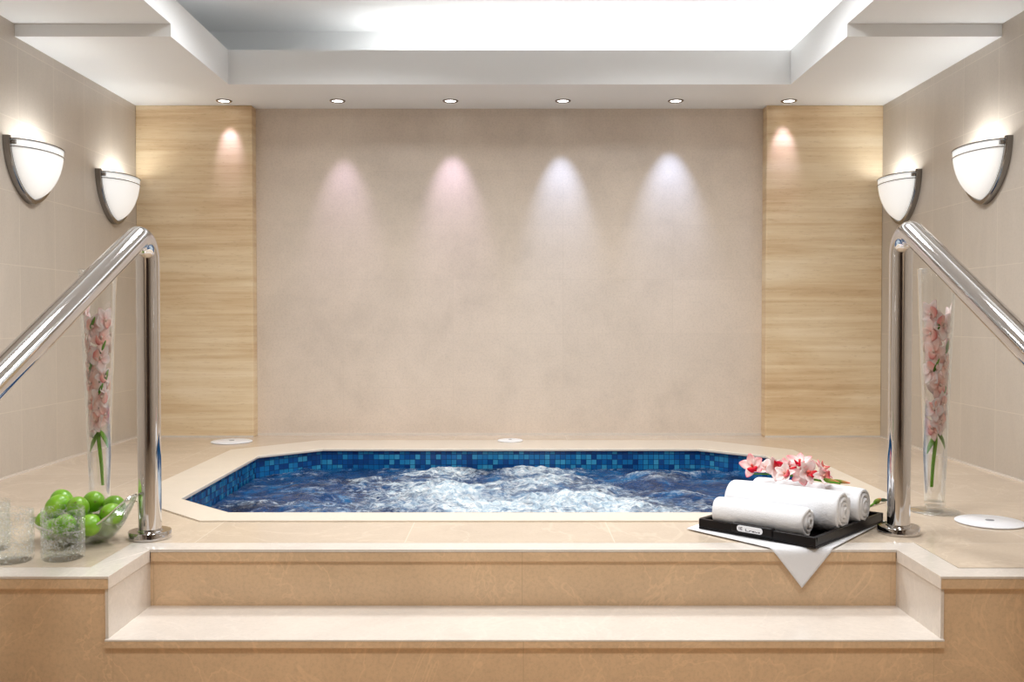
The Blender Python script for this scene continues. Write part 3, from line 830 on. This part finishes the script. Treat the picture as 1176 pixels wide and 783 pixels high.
for k, p in enumerate(pos):
    rot = Euler((random.uniform(.9, 2.1), random.uniform(-.4, .4), random.uniform(0, 6.28)))
    if lime0 is None:
        o = lm_.build('lime', M['lime'], None, loc=(p.x, p.y, p.z + D), angle=180); lime0 = o
        stem_scar.build('stem_scar', M['lime_tip'], o)
    else:
        o = lime0.copy(); col.objects.link(o); o.location = (p.x, p.y, p.z + D)
        for ch in lime0.children:
            c = ch.copy(); col.objects.link(c); c.parent = o
    o.rotation_euler = rot
    tag(o, LL[k], 'lime', 'limes in the glass bowl')

# ------------------------------------------------------------------ lights
def light(name, typ, loc, energy, color=(1, 1, 1), rot=(0, 0, 0), **kw):
    l = bpy.data.lights.new(name, typ); l.energy = energy; l.color = color
    for k, v in kw.items(): setattr(l, k, v)
    o = bpy.data.objects.new(name, l); col.objects.link(o); o.location = (loc[0], loc[1], loc[2] + D); o.rotation_euler = rot
    return o
NEUT = (.97, .985, 1.0); SOFT = (1, .985, .965)
PINK = (.80, .68, 1.0); BLUE = (.50, .64, 1.0)
SP = [(5.5, 40, 23, PINK), (10, 42, 15, PINK), (14, 42, 17, PINK), (19, 41, 17, BLUE), (18, 46, 17, BLUE), (5.5, 42, 23, PINK)]
for k, (e, ang, tilt, tone) in enumerate(SP):
    light('downlight_lamp', 'SPOT', (DLX[k], DLY + .01, ZC - .012), e, tone, (math.radians(tilt), 0, 0), spot_size=math.radians(ang), spot_blend=1.0, shadow_soft_size=.012)
for x, s in ((XL, 1), (XR, -1)):
    for y in (4.08, 4.935):
        light('sconce_lamp', 'POINT', (x + s * .065, y, SZ - .06), 3.0, (.93, .97, 1.0), shadow_soft_size=.035)
# strip lights in the back and right cove behind the tray lip
light('cove_light', 'AREA', (.35, 4.94, 1.93), 4.5, SOFT, (PI, 0, 0), shape='RECTANGLE', size=2.2, size_y=.06)
light('cove_light', 'AREA', (TX1 + .15, 3.2, 1.96), 5, SOFT, (PI, 0, 0), shape='RECTANGLE', size=.06, size_y=3.2)
light('cove_light', 'AREA', (TX0 - .15, 2.6, 1.96), 3.5, SOFT, (PI, 0, 0), shape='RECTANGLE', size=.06, size_y=3.6)  # added fill brightening the left cove, which holds no strip
# added fill lights under the tray ceiling, out of view, no fixtures
for x, y, e in ((-.75, 3.8, 16), (.75, 3.8, 16), (-.75, 2.85, 10), (.75, 2.85, 10), (-.7, .9, 15), (.7, .9, 15)):
    light('fill_lamp', 'AREA', (x, y, ZT - .01), e, NEUT, (0, 0, 0), shape='DISK', size=.45, spread=math.radians(148))

w = bpy.data.worlds.new('World'); sc.world = w; w.use_nodes = True
w.node_tree.nodes['Background'].inputs[0].default_value = (.8, .78, .75, 1); w.node_tree.nodes['Background'].inputs[1].default_value = .3

# ------------------------------------------------------------------ camera and colour management
cam = bpy.data.cameras.new('camera'); co = bpy.data.objects.new('camera', cam); col.objects.link(co)
cam.sensor_fit = 'HORIZONTAL'; cam.sensor_width = 36; cam.lens = 1080 / 1176 * 36; cam.clip_start = .05
co.location = (0, 0, .65 + D); co.rotation_euler = (PI / 2 - math.radians(1.25), 0, 0)
sc.camera = co
vs = sc.view_settings; vs.view_transform = 'Standard'; vs.look = 'None'; vs.gamma = 1; vs.use_curve_mapping = False; vs.exposure = 0.36
try:
    sc.cycles.use_denoising = True; sc.cycles.max_bounces = 10; sc.cycles.diffuse_bounces = 5; sc.cycles.glossy_bounces = 5
    sc.cycles.transparent_max_bounces = 40; sc.cycles.caustics_reflective = False; sc.cycles.caustics_refractive = False
except Exception: pass
